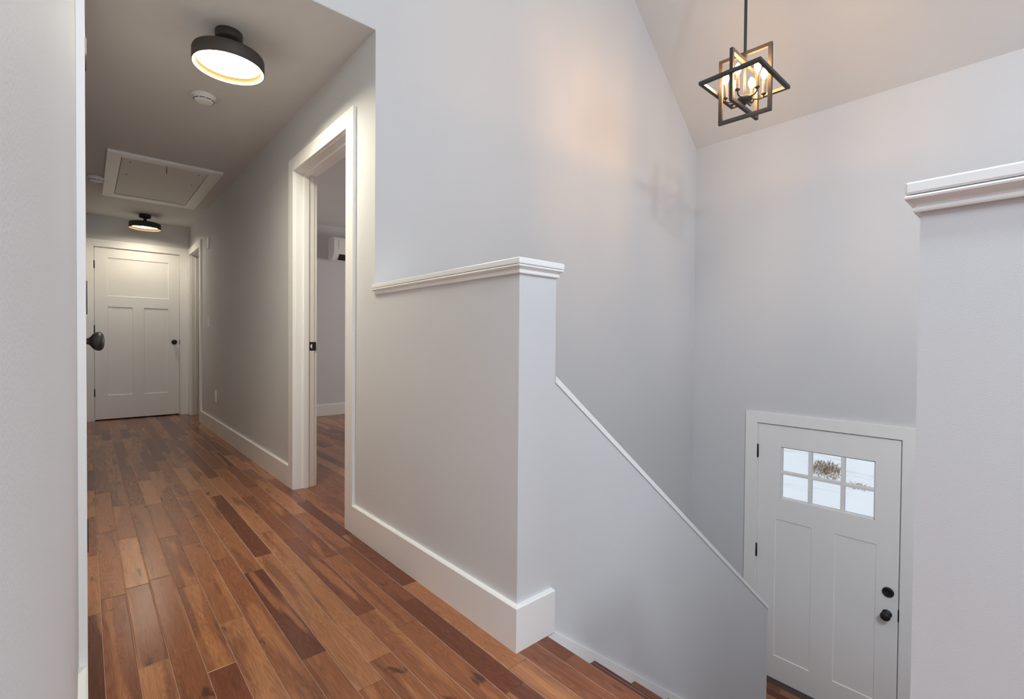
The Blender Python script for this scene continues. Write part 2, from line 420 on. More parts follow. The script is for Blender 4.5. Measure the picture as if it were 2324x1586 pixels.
# bedroom shell
BY = 6.237
b = MB(); b.box(0.117, 4.72, BY, BY+0.10, -0.2, 2.47)
struct(b.build('wall_bedroom_end', M_WALL), 'grey bedroom wall seen through the doorway')
b = MB()
for (y0, y1, z0, z1) in ((Y1+0.12, BEDW[0], -0.2, 2.47), (BEDW[1], BY+0.1, -0.2, 2.47), (BEDW[0], BEDW[1], -0.2, BEDW[2]), (BEDW[0], BEDW[1], BEDW[3], 2.47)):
    b.box(4.6, 4.72, y0, y1, z0, z1)
struct(b.build('wall_bedroom_right', M_WALL))
b = MB(); b.box(XF+0.1, 4.72, Y1, Y1+0.12, -0.2, 2.47)
struct(b.build('wall_bedroom_near', M_WALL))
b = MB(); b.box(0.117, 2.2, Y2+0.0, Y2+0.1, -0.2, 2.47); b.box(2.2, 2.3, BY+0.1, Y2+0.1, -0.2, 2.47)
struct(b.build('wall_bathroom', M_WALL))
# closet shell
b = MB(); b.box(XL-0.75, XL-0.70, 1.3, 2.8, -0.2, 2.5); b.box(XL-0.70, XL-0.117, 1.3, 1.35, -0.2, 2.5); b.box(XL-0.70, XL-0.117, 2.75, 2.8, -0.2, 2.5)
struct(b.build('wall_closet', M_WALL))

# ------------------------------------------------------------------ ceilings
b = MB(); b.box(XL-0.117, 0.117, Y1+0.0015, Y2+0.12, ZC, ZC+0.1)
struct(b.build('ceiling_hall', M_CEIL), 'flat white hall ceiling')
def slope_slab(b, xa, xb, y0, y1):
    b.prism([(xa, slope(xa)), (xb, slope(xb)), (xb, slope(xb)+0.14), (xa, slope(xa)+0.14)], 'y', y0, y1)
def vault(name, xa, xb, sky, label=None):
    b = MB(); s0, s1, y0, y1 = sky
    slope_slab(b, xa, xb, -5.12, y0); slope_slab(b, xa, xb, y1, Y1+0.12); slope_slab(b, xa, s0, y0, y1); slope_slab(b, s1, xb, y0, y1)
    return struct(b.build(name, M_CEIL), label)
vault('ceiling_vault', XR, XF+0.14, SKR, 'sloping white ceiling over the stairwell')
vault('ceiling_living', -3.62, XR, SKL)
def added_skylight(n, sky):
    s0, s1, y0, y1 = sky; f = MB(); g = MB()
    for (xa, xb, ya, yb) in ((s0, s0+0.06, y0, y1), (s1-0.06, s1, y0, y1), (s0, s1, y0, y0+0.06), (s0, s1, y1-0.06, y1)):
        f.prism([(xa, slope(xa)+0.06), (xb, slope(xb)+0.06), (xb, slope(xb)+0.13), (xa, slope(xa)+0.13)], 'y', ya, yb)
    o = struct(f.build('window_%d' % n, M_TRIM))
    g.prism([(s0+0.05, slope(s0+0.05)+0.09), (s1-0.05, slope(s1-0.05)+0.09), (s1-0.05, slope(s1-0.05)+0.095), (s0+0.05, slope(s0+0.05)+0.095)], 'y', y0+0.05, y1-0.05)
    g.build('pane', M_GLASS, o)
added_skylight(5, SKL); added_skylight(6, SKR)  # unseen roof lights added to throw fill on the stairs and front door
b = MB(); b.box(0.117, 4.72, Y1+0.12, Y2+0.1, 2.455, 2.55)
struct(b.build('ceiling_bedroom', M_CEIL))

# ------------------------------------------------------------------ windows of the rooms (out of the photo, they let the daylight in)
def window(n, axis, at, a0, a1, z0, z1, sgn):
    """axis 'y': window in a wall y=at; 'x': in a wall x=at; sgn points into the room"""
    f = MB()
    def bx(u0, u1, w0, w1, t0, t1):
        if axis == 'y': f.box(u0, u1, at+t0*sgn, at+t1*sgn, w0, w1)
        else: f.box(at+t0*sgn, at+t1*sgn, u0, u1, w0, w1)
    for (u0, u1, w0, w1) in ((a0-0.09, a1+0.09, z1, z1+0.09), (a0-0.09, a1+0.09, z0-0.09, z0), (a0-0.09, a0, z0, z1), (a1, a1+0.09, z0, z1)): bx(u0, u1, w0, w1, 0, 0.018)
    for (u0, u1, w0, w1) in ((a0, a1, z1-0.05, z1), (a0, a1, z0, z0+0.05), (a0, a0+0.05, z0, z1), (a1-0.05, a1, z0, z1), ((a0+a1)/2-0.03, (a0+a1)/2+0.03, z0, z1)): bx(u0, u1, w0, w1, -0.10, -0.04)
    o = struct(f.build('window_%d' % n, M_TRIM))
    f = MB(); bx(a0+0.04, a1-0.04, z0+0.04, z1-0.04, -0.075, -0.070); f.build('pane', M_GLASS, o)
window(1, 'y', -5.0, *BW, 1)
window(2, 'x', -3.5, *LW, 1)
window(3, 'x', 4.6, *BEDW, -1)
window(4, 'x', XF, *FW, -1)  # unseen foyer window, added to brighten the stairwell

# ------------------------------------------------------------------ half-wall caps
OGEE = [(0.0, 0.000), (0.0075, 0.000), (0.0085, 0.003), (0.0085, 0.0065), (0.0055, 0.0085), (0.0065, 0.012), (0.0100, 0.0155), (0.0145, 0.018), (0.0178, 0.0205), (0.0185, 0.0235), (0.0165, 0.0262), (0.0125, 0.0272), (0.0, 0.0275)]
def cap(name, label, path, board):
    o = MB().prism(board, 'z', ZM+0.0285, ZK).build(name, M_TRIM, None, 0.003)
    struct(o, label)
    MB().sweep(path, OGEE, ZM).build('crown_moulding', M_TRIM, o)
# path runs so that the outside is on its right
ov = 0.0175
cap('trim_cap_half_wall', 'white moulded cap on the half wall beside the doorway',
    [(0.02, Y1-0.0195), (0.0, Y1-0.0195), (0.0, YP), (TW, YP), (TW, Y1)],
    [(-ov, Y1), (-ov, YP-ov), (TW+ov+0.005, YP-ov), (TW+ov+0.005, Y1)])
cap('trim_cap_right_half_wall', 'white moulded cap on the half wall at the right edge',
    [(TW, -1.6), (TW, YS), (0.0, YS), (0.0, -1.72)], [(TW+ov, YS+ov), (-ov, YS+ov), (-ov, -1.72-ov), (XF, -1.72-ov), (XF, -1.6+ov), (TW+ov, -1.6+ov)])
# sloping cap on the partition
b = MB(); b.prism([(TW+0.001, rake(TW+0.001)-0.024), (PXE+0.004, rake(PXE+0.004)-0.024), (PXE+0.004, rake(PXE+0.004)), (TW+0.001, rake(TW+0.001))], 'y', YP-0.004, YP+0.114)
b.prism([(TW+0.001, rake(TW+0.001)-0.024), (PXE+0.004, rake(PXE+0.004)-0.024), (PXE+0.004, rake(PXE+0.004)), (TW+0.001, rake(TW+0.001))], 'y', YS-0.114, YS+0.004)
struct(b.build('trim_rake_cap', M_TRIM, None, 0.0012), 'thin white cap sloping down the stair partition')

# ------------------------------------------------------------------ baseboards
BB = [(0, 0), (CT, 0), (CT, HB-0.004), (CT-0.004, HB), (0, HB)]
def baseboard(side, paths, label=None):
    b = MB()
    for p in paths: b.sweep(p, BB)
    return struct(b.build('baseboard_'+side, M_TRIM), label)
baseboard('half_wall', [[(0, D0-CW), (0, YP), (TW-0.010, YP)]], 'tall white baseboard round the half wall')
baseboard('hall_right', [[(0, S0-CW), (0, D1+CW)]], 'white baseboard along the hall wall past the doorway')
baseboard('hall_left', [[(XL, 0.10), (XL, K0-CW)], [(XL, K1+CW), (XL, Y2)]], None)
baseboard('bedroom', [[(0.117, BY), (4.6, BY)]], 'white baseboard on the bedroom wall')
baseboard('right_half_wall', [[(0, YS), (0, -1.6)]], None)

# ------------------------------------------------------------------ door frames: casing + jamb + stop
def door_frame(n, axis, at, a0, a1, z0, z1, sgn, label=None, depth=0.117, back=True, stop=(0.047, 0.080)):
    """wall face at 'at' (axis x or y), opening a0..a1, z0..z1; sgn = +1 if the room the casing faces lies at larger coordinate"""
    parts = {'c': MB(), 'j': MB()}
    def bx(k, u0, u1, w0, w1, t0, t1):
        t0, t1 = at+sgn*t0, at+sgn*t1
        if axis == 'x': parts[k].box(t0, t1, u0, u1, w0, w1)
        else: parts[k].box(u0, u1, t0, t1, w0, w1)
    rv = 0.005
    for (t0, t1) in ((0, CT), (-depth-CT, -depth)) if back else ((0, CT),):
        bx('c', a0-CW, a0, z0, z1+CW-0.004, t0, t1); bx('c', a1, a1+CW, z0, z1+CW-0.004, t0, t1)
        bx('c', a0, a1, z1, z1+CW-0.004, t0, t1)
    o = struct(parts['c'].build('trim_%d' % n, M_TRIM, None, 0.0018), label)
    for (u0, u1) in ((a0-0.012, a0+rv), (a1-rv, a1+0.012)): bx('j', u0, u1, z0, z1+0.012, -depth, 0)
    bx('j', a0, a1, z1-rv, z1+0.012, -depth, 0)
    s0, s1 = -stop[0], -stop[1]
    for (u0, u1) in ((a0+rv, a0+rv+0.011), (a1-rv-0.011, a1-rv)): bx('j', u0, u1, z0, z1-rv, s0, s1)
    bx('j', a0+rv, a1-rv, z1-rv-0.011, z1-rv, s0, s1)
    parts['j'].build('jamb', M_TRIM, o, 0.0015)
    return o
fr_bed = door_frame(1, 'x', 0.0, D0, D1, 0, 2.05, -1, 'white casing of the open bedroom doorway')
fr_side = door_frame(2, 'x', 0.0, S0, S1, 0, 2.05, -1, 'white casing of the doorway near the end of the hall')
fr_end = door_frame(3, 'y', Y2, E0, E1, 0, 2.05, -1, 'white casing round the door at the end of the hall', back=False, stop=(0.045, 0.075))
fr_front = door_frame(4, 'x', XF, FR, FL, ZL, FT, -1, 'white casing round the front entry door', depth=0.14, back=False, stop=(0.050, 0.085))
fr_clos = door_frame(5, 'x', XL, K0, K1, 0, 2.05, 1, 'white casing at the left edge close to the viewer', back=False, stop=(0.045, 0.075))

def strike(frame, x0, x1, y, z):
    b = MB(); b.box(x0, x1, y-0.0025, y, z-0.028, z+0.028); p = b.build('strike_plate', M_BLACK, frame, 0.001)
    p['label'] = 'black strike plate'
    pts = [((x0+x1)/2-0.002 - 0.012*math.cos(t)*1.0, z+0.014*math.sin(t)) for t in [(-0.5+k/10.0)*math.pi for k in range(11)]]
    MB().prism([(px-0.002, pz) for px, pz in pts], 'y', y-0.0032, y-0.0024).build('latch_hole', M_PLASTIC, p)
strike(fr_bed, 0.086, 0.127, D1-0.005, 0.930)
strike(fr_side, 0.086, 0.122, S1-0.005, 0.930)

# ------------------------------------------------------------------ doors
def panel_slab(w, h, t, openings, recess=0.009, bev=0.006, through=()):
    """slab in local (u, v, depth): front at d=0 going back to t; returns verts/faces in (u, d, v)"""
    us = sorted({0, w} | {x for o in openings for x in (o[0], o[1])}); vs_ = sorted({0, h} | {x for o in openings for x in (o[2], o[3])})
    V, Fc = [], []
    def quad(a, b, c, d):
        i = len(V); V.extend((a, b, c, d)); Fc.append((i, i+1, i+2, i+3))
    def inside(u, v): return next((o for o in openings if o[0] < u < o[1] and o[2] < v < o[3]), None)
    for i in range(len(us)-1):
        for j in range(len(vs_)-1):
            u0, u1, v0, v1 = us[i], us[i+1], vs_[j], vs_[j+1]
            op = inside((u0+u1)/2, (v0+v1)/2)
            if op is None: quad((u0, 0, v0), (u1, 0, v0), (u1, 0, v1), (u0, 0, v1))
            if op is None or op not in through: quad((u0, t, v0), (u0, t, v1), (u1, t, v1), (u1, t, v0))
    for o in openings:
        u0, u1, v0, v1 = o
        if o in through:
            P = [(u0, v0), (u1, v0), (u1, v1), (u0, v1)]
            for k in range(4):
                a, b2 = P[k], P[(k+1) % 4]; quad((a[0], 0, a[1]), (b2[0], 0, b2[1]), (b2[0], t, b2[1]), (a[0], t, a[1]))
            continue
        A = [(u0, v0), (u1, v0), (u1, v1), (u0, v1)]; B = [(u0+bev, v0+bev), (u1-bev, v0+bev), (u1-bev, v1-bev), (u0+bev, v1-bev)]
        for k in range(4):
            a, a2, c, c2 = A[k], A[(k+1) % 4], B[k], B[(k+1) % 4]
            quad((a[0], 0, a[1]), (a2[0], 0, a2[1]), (c2[0], recess, c2[1]), (c[0], recess, c[1]))
        quad(*[(x[0], recess, x[1]) for x in B])
    for (a, b2) in (((0, 0), (w, 0)), ((w, 0), (w, h)), ((w, h), (0, h)), ((0, h), (0, 0))):
        quad((a[0], 0, a[1]), (a[0], t, a[1]), (b2[0], t, b2[1]), (b2[0], 0, b2[1]))
    return V, Fc
KNOB = [(0.0, 0.0), (0.026, 0.0), (0.028, 0.003), (0.026, 0.007), (0.015, 0.010), (0.011, 0.014), (0.0105, 0.026), (0.013, 0.032), (0.021, 0.038), (0.027, 0.046), (0.029, 0.054), (0.0275, 0.061), (0.022, 0.067), (0.012, 0.070), (0.0, 0.071)]
def knob(parent, loc, axis, label='black knob', prof=KNOB):
    o = MB().lathe(prof, loc, axis, 32).build('door_knob', M_BLACK, parent); o['label'] = label; return o
def hinge(parent, loc, leaf_dir, h=0.085, r=0.0065, leaf=0.012, normal=(0, 0, 0)):
    b = MB(); x, y, z = loc
    b.lathe([(0, -h/2), (r, -h/2), (r, h/2), (0, h/2)], loc, (0, 0, 1), 12)
    b.lathe([(0, h/2), (r*0.7, h/2), (r*0.7, h/2+0.004), (0, h/2+0.005)], loc, (0, 0, 1), 12)
    d = Vector(leaf_dir); n = Vector(normal)
    p = Vector(loc)+n*0.003; b.bar(p-d*leaf*0.9, p+d*leaf*0.9, 0.003, h-0.004, (0, 0, 1))
    o = b.build('hinge', M_BLACK, parent); o['label'] = 'black hinge'; return o

# the door at the end of the hall (front face towards -y)
yd = Y2+0.003
u0 = E0+0.008; w1 = (E1-0.008)-u0; zb1 = 0.014
ops = [(-0.816-u0, -0.222-u0, 1.478-zb1, 1.932-zb1), (-0.817-u0, -0.579-u0, 0.295-zb1, 1.353-zb1), (-0.472-u0, -0.226-u0, 0.293-zb1, 1.353-zb1)]
V, Fc = panel_slab(w1, 2.05-0.008-zb1, 0.035, ops)
b = MB(); b.add([(u0+a, yd+d, zb1+v) for (a, d, v) in V], Fc)
door1 = struct(b.build('door_1', M_DOOR), 'white three-panel door closing the end of the hall')
knob(door1, (-0.168, yd, 0.935), (0, -1, 0))
for z in (1.837, 1.081, 0.329): hinge(door1, (E0+0.004, yd-0.005, z), (1, 0, 0), 0.088, 0.006, 0.008)
b = MB(); b.box(E1-0.009, E1-0.003, yd-0.003, yd+0.02, 0.90, 0.962); o = b.build('latch_plate', M_BLACK, door1); o['label'] = 'black latch plate'
# closet door in the left hall wall (front face towards +x)
xd = XL-0.003
w5 = K1-K0-0.012
V, Fc = panel_slab(w5, 2.03, 0.035, [(0.11, w5-0.11, 1.46, 1.92), (0.11, w5/2-0.045, 0.28, 1.34), (w5/2+0.045, w5-0.11, 0.28, 1.34)])
b = MB(); b.add([(xd-d, K0+0.006+a, 0.012+v) for (a, d, v) in V], Fc)
door3 = struct(b.build('door_3', M_DOOR), 'white closet door on the left hall wall seen edge-on')
knob(door3, (xd, K1-0.075, 0.958), (1, 0, 0), 'black egg-shaped knob', [(r*1.18 if h > 0.03 else r, h) for r, h in KNOB])
for z in (1.716, 1.076, 0.441): hinge(door3, (XL+0.0135, K0+0.004, z), (0, 1, 0), 0.088, 0.0070, 0.012, (-1, 0, 0))

# front door (front face towards -x), six-lite glass over two tall panels
xf = XF-0.004
fy0, fy1, fz0, fz1 = FR+0.008, FL-0.008, ZL+0.016, FT-0.007
GL = (0.789, 1.384, -0.228, 0.174)
def Fu(y): return fy1-y            # u runs from the hinge side (+y) towards the knob side
gl = (Fu(GL[1]), Fu(GL[0]), GL[2]-fz0, GL[3]-fz0)
ops = [gl, (Fu(1.418), Fu(1.167), -1.471-fz0, -0.394-fz0), (Fu(1.020), Fu(0.775), -1.464-fz0, -0.391-fz0)]
V, Fc = panel_slab(fy1-fy0, fz1-fz0, 0.045, ops, 0.006, 0.004, (gl,))
b = MB(); b.add([(xf+d, fy1-a, fz0+v) for (a, d, v) in V], Fc)
door2 = struct(b.build('door_2', M_DOOR), 'white front door with six small panes over two tall panels')
b = MB()
for yc in (1.1855, 0.9785): b.box(xf+0.006, xf+0.040, yc-0.0125, yc+0.0125, GL[2], GL[3])
b.box(xf+0.007, xf+0.039, GL[0], GL[1], -0.038, -0.014)
b.build('muntins', M_DOOR, door2, 0.004)
b = MB()
for (y0, y1, z0, z1) in ((GL[0], GL[1], GL[2], GL[2]+0.010), (GL[0], GL[1], GL[3]-0.008, GL[3]), (GL[0], GL[0]+0.008, GL[2], GL[3]), (GL[1]-0.008, GL[1], GL[2], GL[3])):
    b.box(xf+0.010, xf+0.036, y0, y1, z0, z1)
b.build('glazing_bead', M_DOOR, door2, 0.002)
b = MB(); b.box(xf+0.022, xf+0.026, GL[0]+0.002, GL[1]-0.002, GL[2]+0.002, GL[3]-0.002); b.build('glass_pane', M_GLASS, door2)
knob(door2, (xf, 0.710, -0.838), (-1, 0, 0))
b = MB(); b.lathe([(0, 0), (0.031, 0), (0.033, 0.003), (0.032, 0.010), (0.027, 0.014), (0.024, 0.0145), (0.022, 0.012), (0, 0.012)], (xf, 0.706, -0.690), (-1, 0, 0), 32)
b.box(xf-0.026, xf-0.010, 0.706-0.004, 0.706+0.004, -0.705, -0.675)
o = b.build('deadbolt', M_BLACK, door2); o['label'] = 'black deadbolt turn'
for z in (0.117, -0.680, -1.48): hinge(door2, (xf-0.006, FL-0.004, z), (0, 1, 0), 0.10, 0.0065, 0.008)
b = MB(); b.box(xf-0.002, xf+0.03, FR+0.002, FR+0.009, -0.868, -0.790); o = b.build('latch_plate', M_BLACK, door2); o['label'] = 'black latch plate'
b = MB(); b.prism([(xf-0.05, ZL), (xf+0.13, ZL), (xf+0.13, ZL+0.014), (xf-0.01, ZL+0.014)], 'y', FR, FL)
struct(b.build('trim_threshold', M_SILL), 'dark threshold under the front door')

# ------------------------------------------------------------------ stairs
RUN, R1 = 0.2577, 0.1965
st = thing('staircase', (0.129, (YP+YS)/2, 0), 'hardwood stairs going down from the hall to the front door', 'stairs')
def nosed(x0, x1, z, t=0.026):
    r = t/2
    pr = [(x0, z-t), (x1-r, z-t)] + [(x1-r+r*math.sin(a), z-r-r*math.cos(a)) for a in [k*math.pi/8 for k in range(1, 8)]] + [(x1-r, z), (x0, z)]
    return MB().prism(pr, 'y', YS+0.012, YP-0.012)
nosed(0.045, 0.129, 0.0).build('landing_nosing', M_FLOOR, st)
zs_ = [0.0]
for k in range(8): zs_.append(zs_[-1] - (R1 if k < 3 else (1.670-3*R1)/5))
for k in range(8):
    x = 0.129+RUN*k
    b = MB(); b.box(x-0.045, x-0.028, YS+0.012, YP-0.012, zs_[k+1]-0.02, zs_[k]-0.0255); b.build('riser', M_TRIM, st)
    if k < 7: nosed(x-0.03, x+RUN, zs_[k+1]).build('tread', M_FLOOR, st)
def skirt(x): return -0.004-0.760*(x-0.163)
for (ya, yb) in ((YP-0.012, YP-0.0002), (YS+0.0002, YS+0.012)):
    b = MB(); b.prism([(0.10, 0.0), (0.157, 0.0), (2.03, skirt(2.03)), (2.03, ZL), (1.75, ZL), (0.10, -0.42)], 'y', ya, yb)
    o = b.build('skirt_board', M_TRIM, st, 0.0012); o['label'] = 'white skirt board'

# ------------------------------------------------------------------ hall lights
def hall_light(loc, label, zrim=2.243, r=0.149, glow=M_DIFF):
    x, y = loc; h = 0.068
    t = thing('ceiling_light', (x, y, ZC), label, 'ceiling light', 'round drum lights on the hall ceiling')
    MB().lathe([(0, 0), (0.056, 0), (0.057, -0.003), (0.057, -0.032), (0.055, -0.036), (0.020, -0.040), (0, -0.040)], (x, y, ZC), (0, 0, 1), 40).build('canopy', M_SHADE, t)
    MB().lathe([(0.020, -0.038), (0.015, -0.060), (0.012, zrim+h-ZC-0.002)], (x, y, ZC), (0, 0, 1), 20).build('stem', M_SHADE, t)
    MB().lathe([(0, zrim+h), (r-0.012, zrim+h), (r-0.003, zrim+h-0.004), (r, zrim+h-0.013), (r, zrim+0.001), (r-0.0015, zrim), (r-0.003, zrim+0.001)], (x, y, 0), (0, 0, 1), 64).build('drum_shade', M_SHADE, t)
    o = MB().lathe([(r-0.003, zrim+0.001), (r-0.004, zrim+0.010), (r-0.009, zrim+0.020), (r-0.019, zrim+0.027)], (x, y, 0), (0, 0, 1), 64).build('inner_lining', M_GOLD, t); o['label'] = 'gold lining'
    o = MB().lathe([(0, zrim+0.0245), (r*0.6, zrim+0.0248), (r-0.019, zrim+0.0262), (r-0.017, zrim+0.030), (0, zrim+0.031)], (x, y, 0), (0, 0, 1), 64).build('diffuser', glow, t); o['label'] = 'glowing white diffuser'
    return t
hall_light((-0.503, 2.599), 'black drum ceiling light nearest the viewer, above the bedroom doorway')
hall_light((-0.491, 7.021), 'small-looking black drum ceiling light in front of the hall-end door', 2.248, 0.150, M_DIFF_FAR)

# ------------------------------------------------------------------ smoke detectors
def detector(x, y, label):
    t = thing('smoke_detector', (x, y, ZC), label, 'smoke detector', 'ceiling detectors in the hall')
    MB().lathe([(0, 0), (0.060, 0), (0.063, -0.003), (0.063, -0.012), (0.058, -0.016)], (x, y, ZC), (0, 0, 1), 40).build('base', M_PLASTIC, t)
    MB().lathe([(0.0565, -0.0155), (0.055, -0.026), (0.047, -0.036), (0.030, -0.040), (0, -0.041)], (x, y, ZC), (0, 0, 1), 40).build('cover', M_PLASTIC, t)
    b = MB()
    for k in range(10):
        a = 2*math.pi*k/10
        b.bar((x+0.0525*math.cos(a-0.25), y+0.0525*math.sin(a-0.25), ZC-0.031), (x+0.0525*math.cos(a+0.25), y+0.0525*math.sin(a+0.25), ZC-0.031), 0.004, 0.004)
    o = b.build('vent_slots', M_SLOT, t); o['label'] = 'dark vent slots'
detector(-0.484, 3.360, 'round white smoke detector just behind the nearest ceiling light')
detector(-0.935, 5.705, 'white ceiling detector peeking out beside the attic hatch')

# ------------------------------------------------------------------ attic hatch
HX0, HX1, HY0, HY1, HT = -0.884, -0.116, 4.785, 6.290, 0.020
ht = thing('attic_hatch', ((HX0+HX1)/2, (HY0+HY1)/2, ZC), 'white attic access panel in a flat frame on the hall ceiling', 'attic hatch')
IX0, IX1, IY0, IY1 = -0.798, -0.211, 4.870, 6.158
b = MB()
for (x0, x1, y0, y1) in ((HX0, IX0, HY0, HY1), (IX1, HX1, HY0, HY1), (IX0, IX1, HY0, IY0), (IX0, IX1, IY1, HY1)): b.box(x0, x1, y0, y1, ZC-HT, ZC)
b.build('frame', M_TRIM, ht)
MB().box(IX0, IX1, IY0, IY1, ZC-0.002, ZC-0.0005).build('painted_shadow_gap', M_SLOT, ht)  # dark sheet painted as the shade round the panel
MB().box(IX0+0.005, IX1-0.005, IY0+0.004, IY1-0.030, ZC-0.016, ZC-0.002).build('panel', M_HATCH, ht)
for (x, y) in ((-0.738, 4.979), (-0.742, 5.363), (-0.271, 4.958), (-0.273, 5.326)):
    MB().lathe([(0, -0.017), (0.008, -0.017), (0.009, -0.0155)], (x, y, ZC), (0, 0, 1), 12).build('screw', M_SLOT, ht)
MB().tube([(-0.505, 4.90, ZC-0.014), (-0.505, 4.90, ZC-0.05), (-0.503, 4.93, ZC-0.062), (-0.500, 4.955, ZC-0.05)], 0.003, 8).build('pull_hook', M_SLOT, ht)

# ------------------------------------------------------------------ wall plates in the hall
def plate(name, y, zc, w, h, t=0.006):
    return MB().box(-t, 0, y-w/2, y+w/2, zc-h/2, zc+h/2)
sw = plate('light_switch', 6.155, 1.158, 0.072, 0.118).build('light_switch', M_PLASTIC, None, 0.002)
tag(sw, 'white light switch on the hall wall beside the far doorway', 'light switch')
MB().box(-0.010, -0.005, 6.155-0.017, 6.155+0.017, 1.125, 1.191).build('rocker', M_PLASTIC, sw, 0.001)
ou = plate('wall_outlet', 5.777, 0.380, 0.072, 0.118).build('wall_outlet', M_PLASTIC, None, 0.002)
tag(ou, 'white electrical outlet low on the hall wall above the baseboard', 'outlet')
for zc in (0.358, 0.402):
    MB().box(-0.0085, -0.005, 5.777-0.017, 5.777+0.017, zc-0.014, zc+0.014).build('socket', M_PLASTIC, ou, 0.002)
wb = MB().box(-0.014, 0, 6.150-0.040, 6.150+0.040, 1.965, 2.080).build('wall_sensor', M_PLASTIC, None, 0.004)
tag(wb, 'small pale box high on the hall wall above the light switch', 'sensor')

# ------------------------------------------------------------------ air conditioner in the bedroom
AX0, AX1, AZ0, AZ1 = 1.335, 2.15, 1.995, 2.290
ac = thing('air_conditioner', ((AX0+AX1)/2, BY, AZ0), 'white wall-mounted air conditioner seen through the bedroom doorway', 'air conditioner')
prof = [(BY, AZ0+0.02), (BY, AZ1), (BY-0.15, AZ1), (BY-0.185, AZ1-0.012), (BY-0.197, AZ1-0.04), (BY-0.200, AZ0+0.11), (BY-0.188, AZ0+0.075), (BY-0.150, AZ0+0.030), (BY-0.105, AZ0+0.004), (BY-0.05, AZ0)]
MB().prism(prof, 'x', AX0, AX1).build('body', M_PLASTIC, ac, 0.004)
b = MB(); b.prism([(BY-0.1915, AZ0+0.075), (BY-0.186, AZ0+0.075), (BY-0.118, AZ0+0.016), (BY-0.118, AZ0+0.0085), (BY-0.153, AZ0+0.026)], 'x', AX0+0.075, AX1-0.075)
o = b.build('air_outlet', M_DARK, ac); o['label'] = 'black air outlet'
MB().box(AX0+0.06, AX1-0.06, BY-0.202, BY-0.192, AZ0+0.125, AZ1-0.05).build('front_panel', M_PLASTIC, ac, 0.003)

# ------------------------------------------------------------------ pendant over the stairwell
PX, PY, PZ = 1.5876, 1.100, 2.3302
pe = thing('pendant_light', (PX, PY, slope(PX)), 'dark geometric cage pendant with six candle bulbs over the stairwell', 'pendant light')
W, D = 0.019, 0.017
def rect_frame(pts, nrm):
    b = MB(); n = len(pts); pts = [Vector(p) for p in pts]; c = sum(pts, Vector())/n; nn = Vector(nrm)
    # outer corners given; bars sit inside them
    inn = []
    for i in range(n):
        a = (pts[i-1]-pts[i]).normalized(); d = (pts[(i+1) % n]-pts[i]).normalized(); inn.append(pts[i]+(a+d)*W)
    vs, fs = [], []
    for ring in (pts, inn):
        for s in (-1, 1): vs += [p+nn*s*D/2 for p in ring]
    for i in range(n):
        j = (i+1) % n
        fs += [(i, j, n+j, n+i), (2*n+i, 3*n+i, 3*n+j, 2*n+j), (i, 2*n+i, 2*n+j, j), (n+i, n+j, 3*n+j, 3*n+i)]
    b.add(vs, fs); return b
def rot(a, x, y): return (PX+x*math.cos(a)-y*math.sin(a), PY+x*math.sin(a)+y*math.cos(a))
ra = 0.071
A = [(*rot(ra, 0, 0.1326), PZ+0.1727), (*rot(ra, 0, -0.1326), PZ+0.1727), (*rot(ra, 0, -0.1326), PZ-0.1727), (*rot(ra, 0, 0.1326), PZ-0.1727)]
rect_frame(A, (math.cos(ra), math.sin(ra), 0)).build('vertical_frame', M_IRON, pe, 0.0012)
B = [(PX-0.1628, PY, PZ+0.132), (PX+0.1628, PY, PZ+0.132), (PX+0.1628, PY, PZ-0.132), (PX-0.1628, PY, PZ-0.132)]
rect_frame(B, (0, 1, 0)).build('vertical_frame', M_IRON, pe, 0.0012)
Hh = [(PX-0.1938, PY+0.1553, PZ), (PX-0.1938, PY-0.1553, PZ), (PX+0.1938, PY-0.1553, PZ), (PX+0.1938, PY+0.1553, PZ)]
rect_frame(Hh, (0, 0, 1)).build('horizontal_frame', M_IRON, pe, 0.0012)
zt = slope(PX)
MB().lathe([(0, zt+0.01), (0.062, zt+0.01), (0.062, zt-0.05), (0.055, zt-0.062), (0.012, zt-0.07)], (PX, PY, 0), (0, 0, 1), 32).build('canopy', M_IRON, pe)
MB().lathe([(0.0075, zt-0.06), (0.0075, PZ+0.17), (0.010, PZ+0.165), (0.010, PZ+0.14), (0.006, PZ+0.13), (0.006, PZ-0.055)], (PX, PY, 0), (0, 0, 1), 20).build('rod', M_IRON, pe)
zh = PZ-0.082
MB().lathe([(0, zh+0.026), (0.012, zh+0.026), (0.034, zh+0.018), (0.038, zh+0.012), (0.037, zh+0.003), (0.028, zh-0.008), (0.012, zh-0.013), (0.010, zh-0.018), (0.007, zh-0.021), (0, zh-0.022)], (PX, PY, 0), (0, 0, 1), 32).build('hub', M_IRON, pe)
zcup = 2.277
for k in range(6):
    a = math.radians(2+60*k); rr = 0.0917; cx, cyy = PX+rr*math.cos(a), PY+rr*math.sin(a)
    MB().tube([(PX+d*math.cos(a), PY+d*math.sin(a), z) for d, z in ((0.030, zh+0.008), (0.055, zh+0.003), (0.076, zh+0.002), (0.088, zh+0.007), (rr, zcup-0.008))], 0.0038, 10).build('arm', M_IRON, pe)
    ca = MB().lathe([(0.003, zcup-0.012), (0.0115, zcup-0.005), (0.0125, zcup-0.001), (0.0085, zcup+0.002), (0.0078, zcup+0.070), (0.0065, zcup+0.071), (0, zcup+0.071)], (cx, cyy, 0), (0, 0, 1), 20).build('candle_sleeve', M_IRON, pe)
    o = MB().lathe([(0.0060, zcup+0.0705), (0.0090, zcup+0.077), (0.0145, zcup+0.090), (0.0160, zcup+0.100), (0.0145, zcup+0.111), (0.0090, zcup+0.123), (0.0030, zcup+0.131), (0, zcup+0.132)], (cx, cyy, 0), (0, 0, 1), 20).build('bulb', M_BULB, ca)
    o['label'] = 'glowing candle bulb'

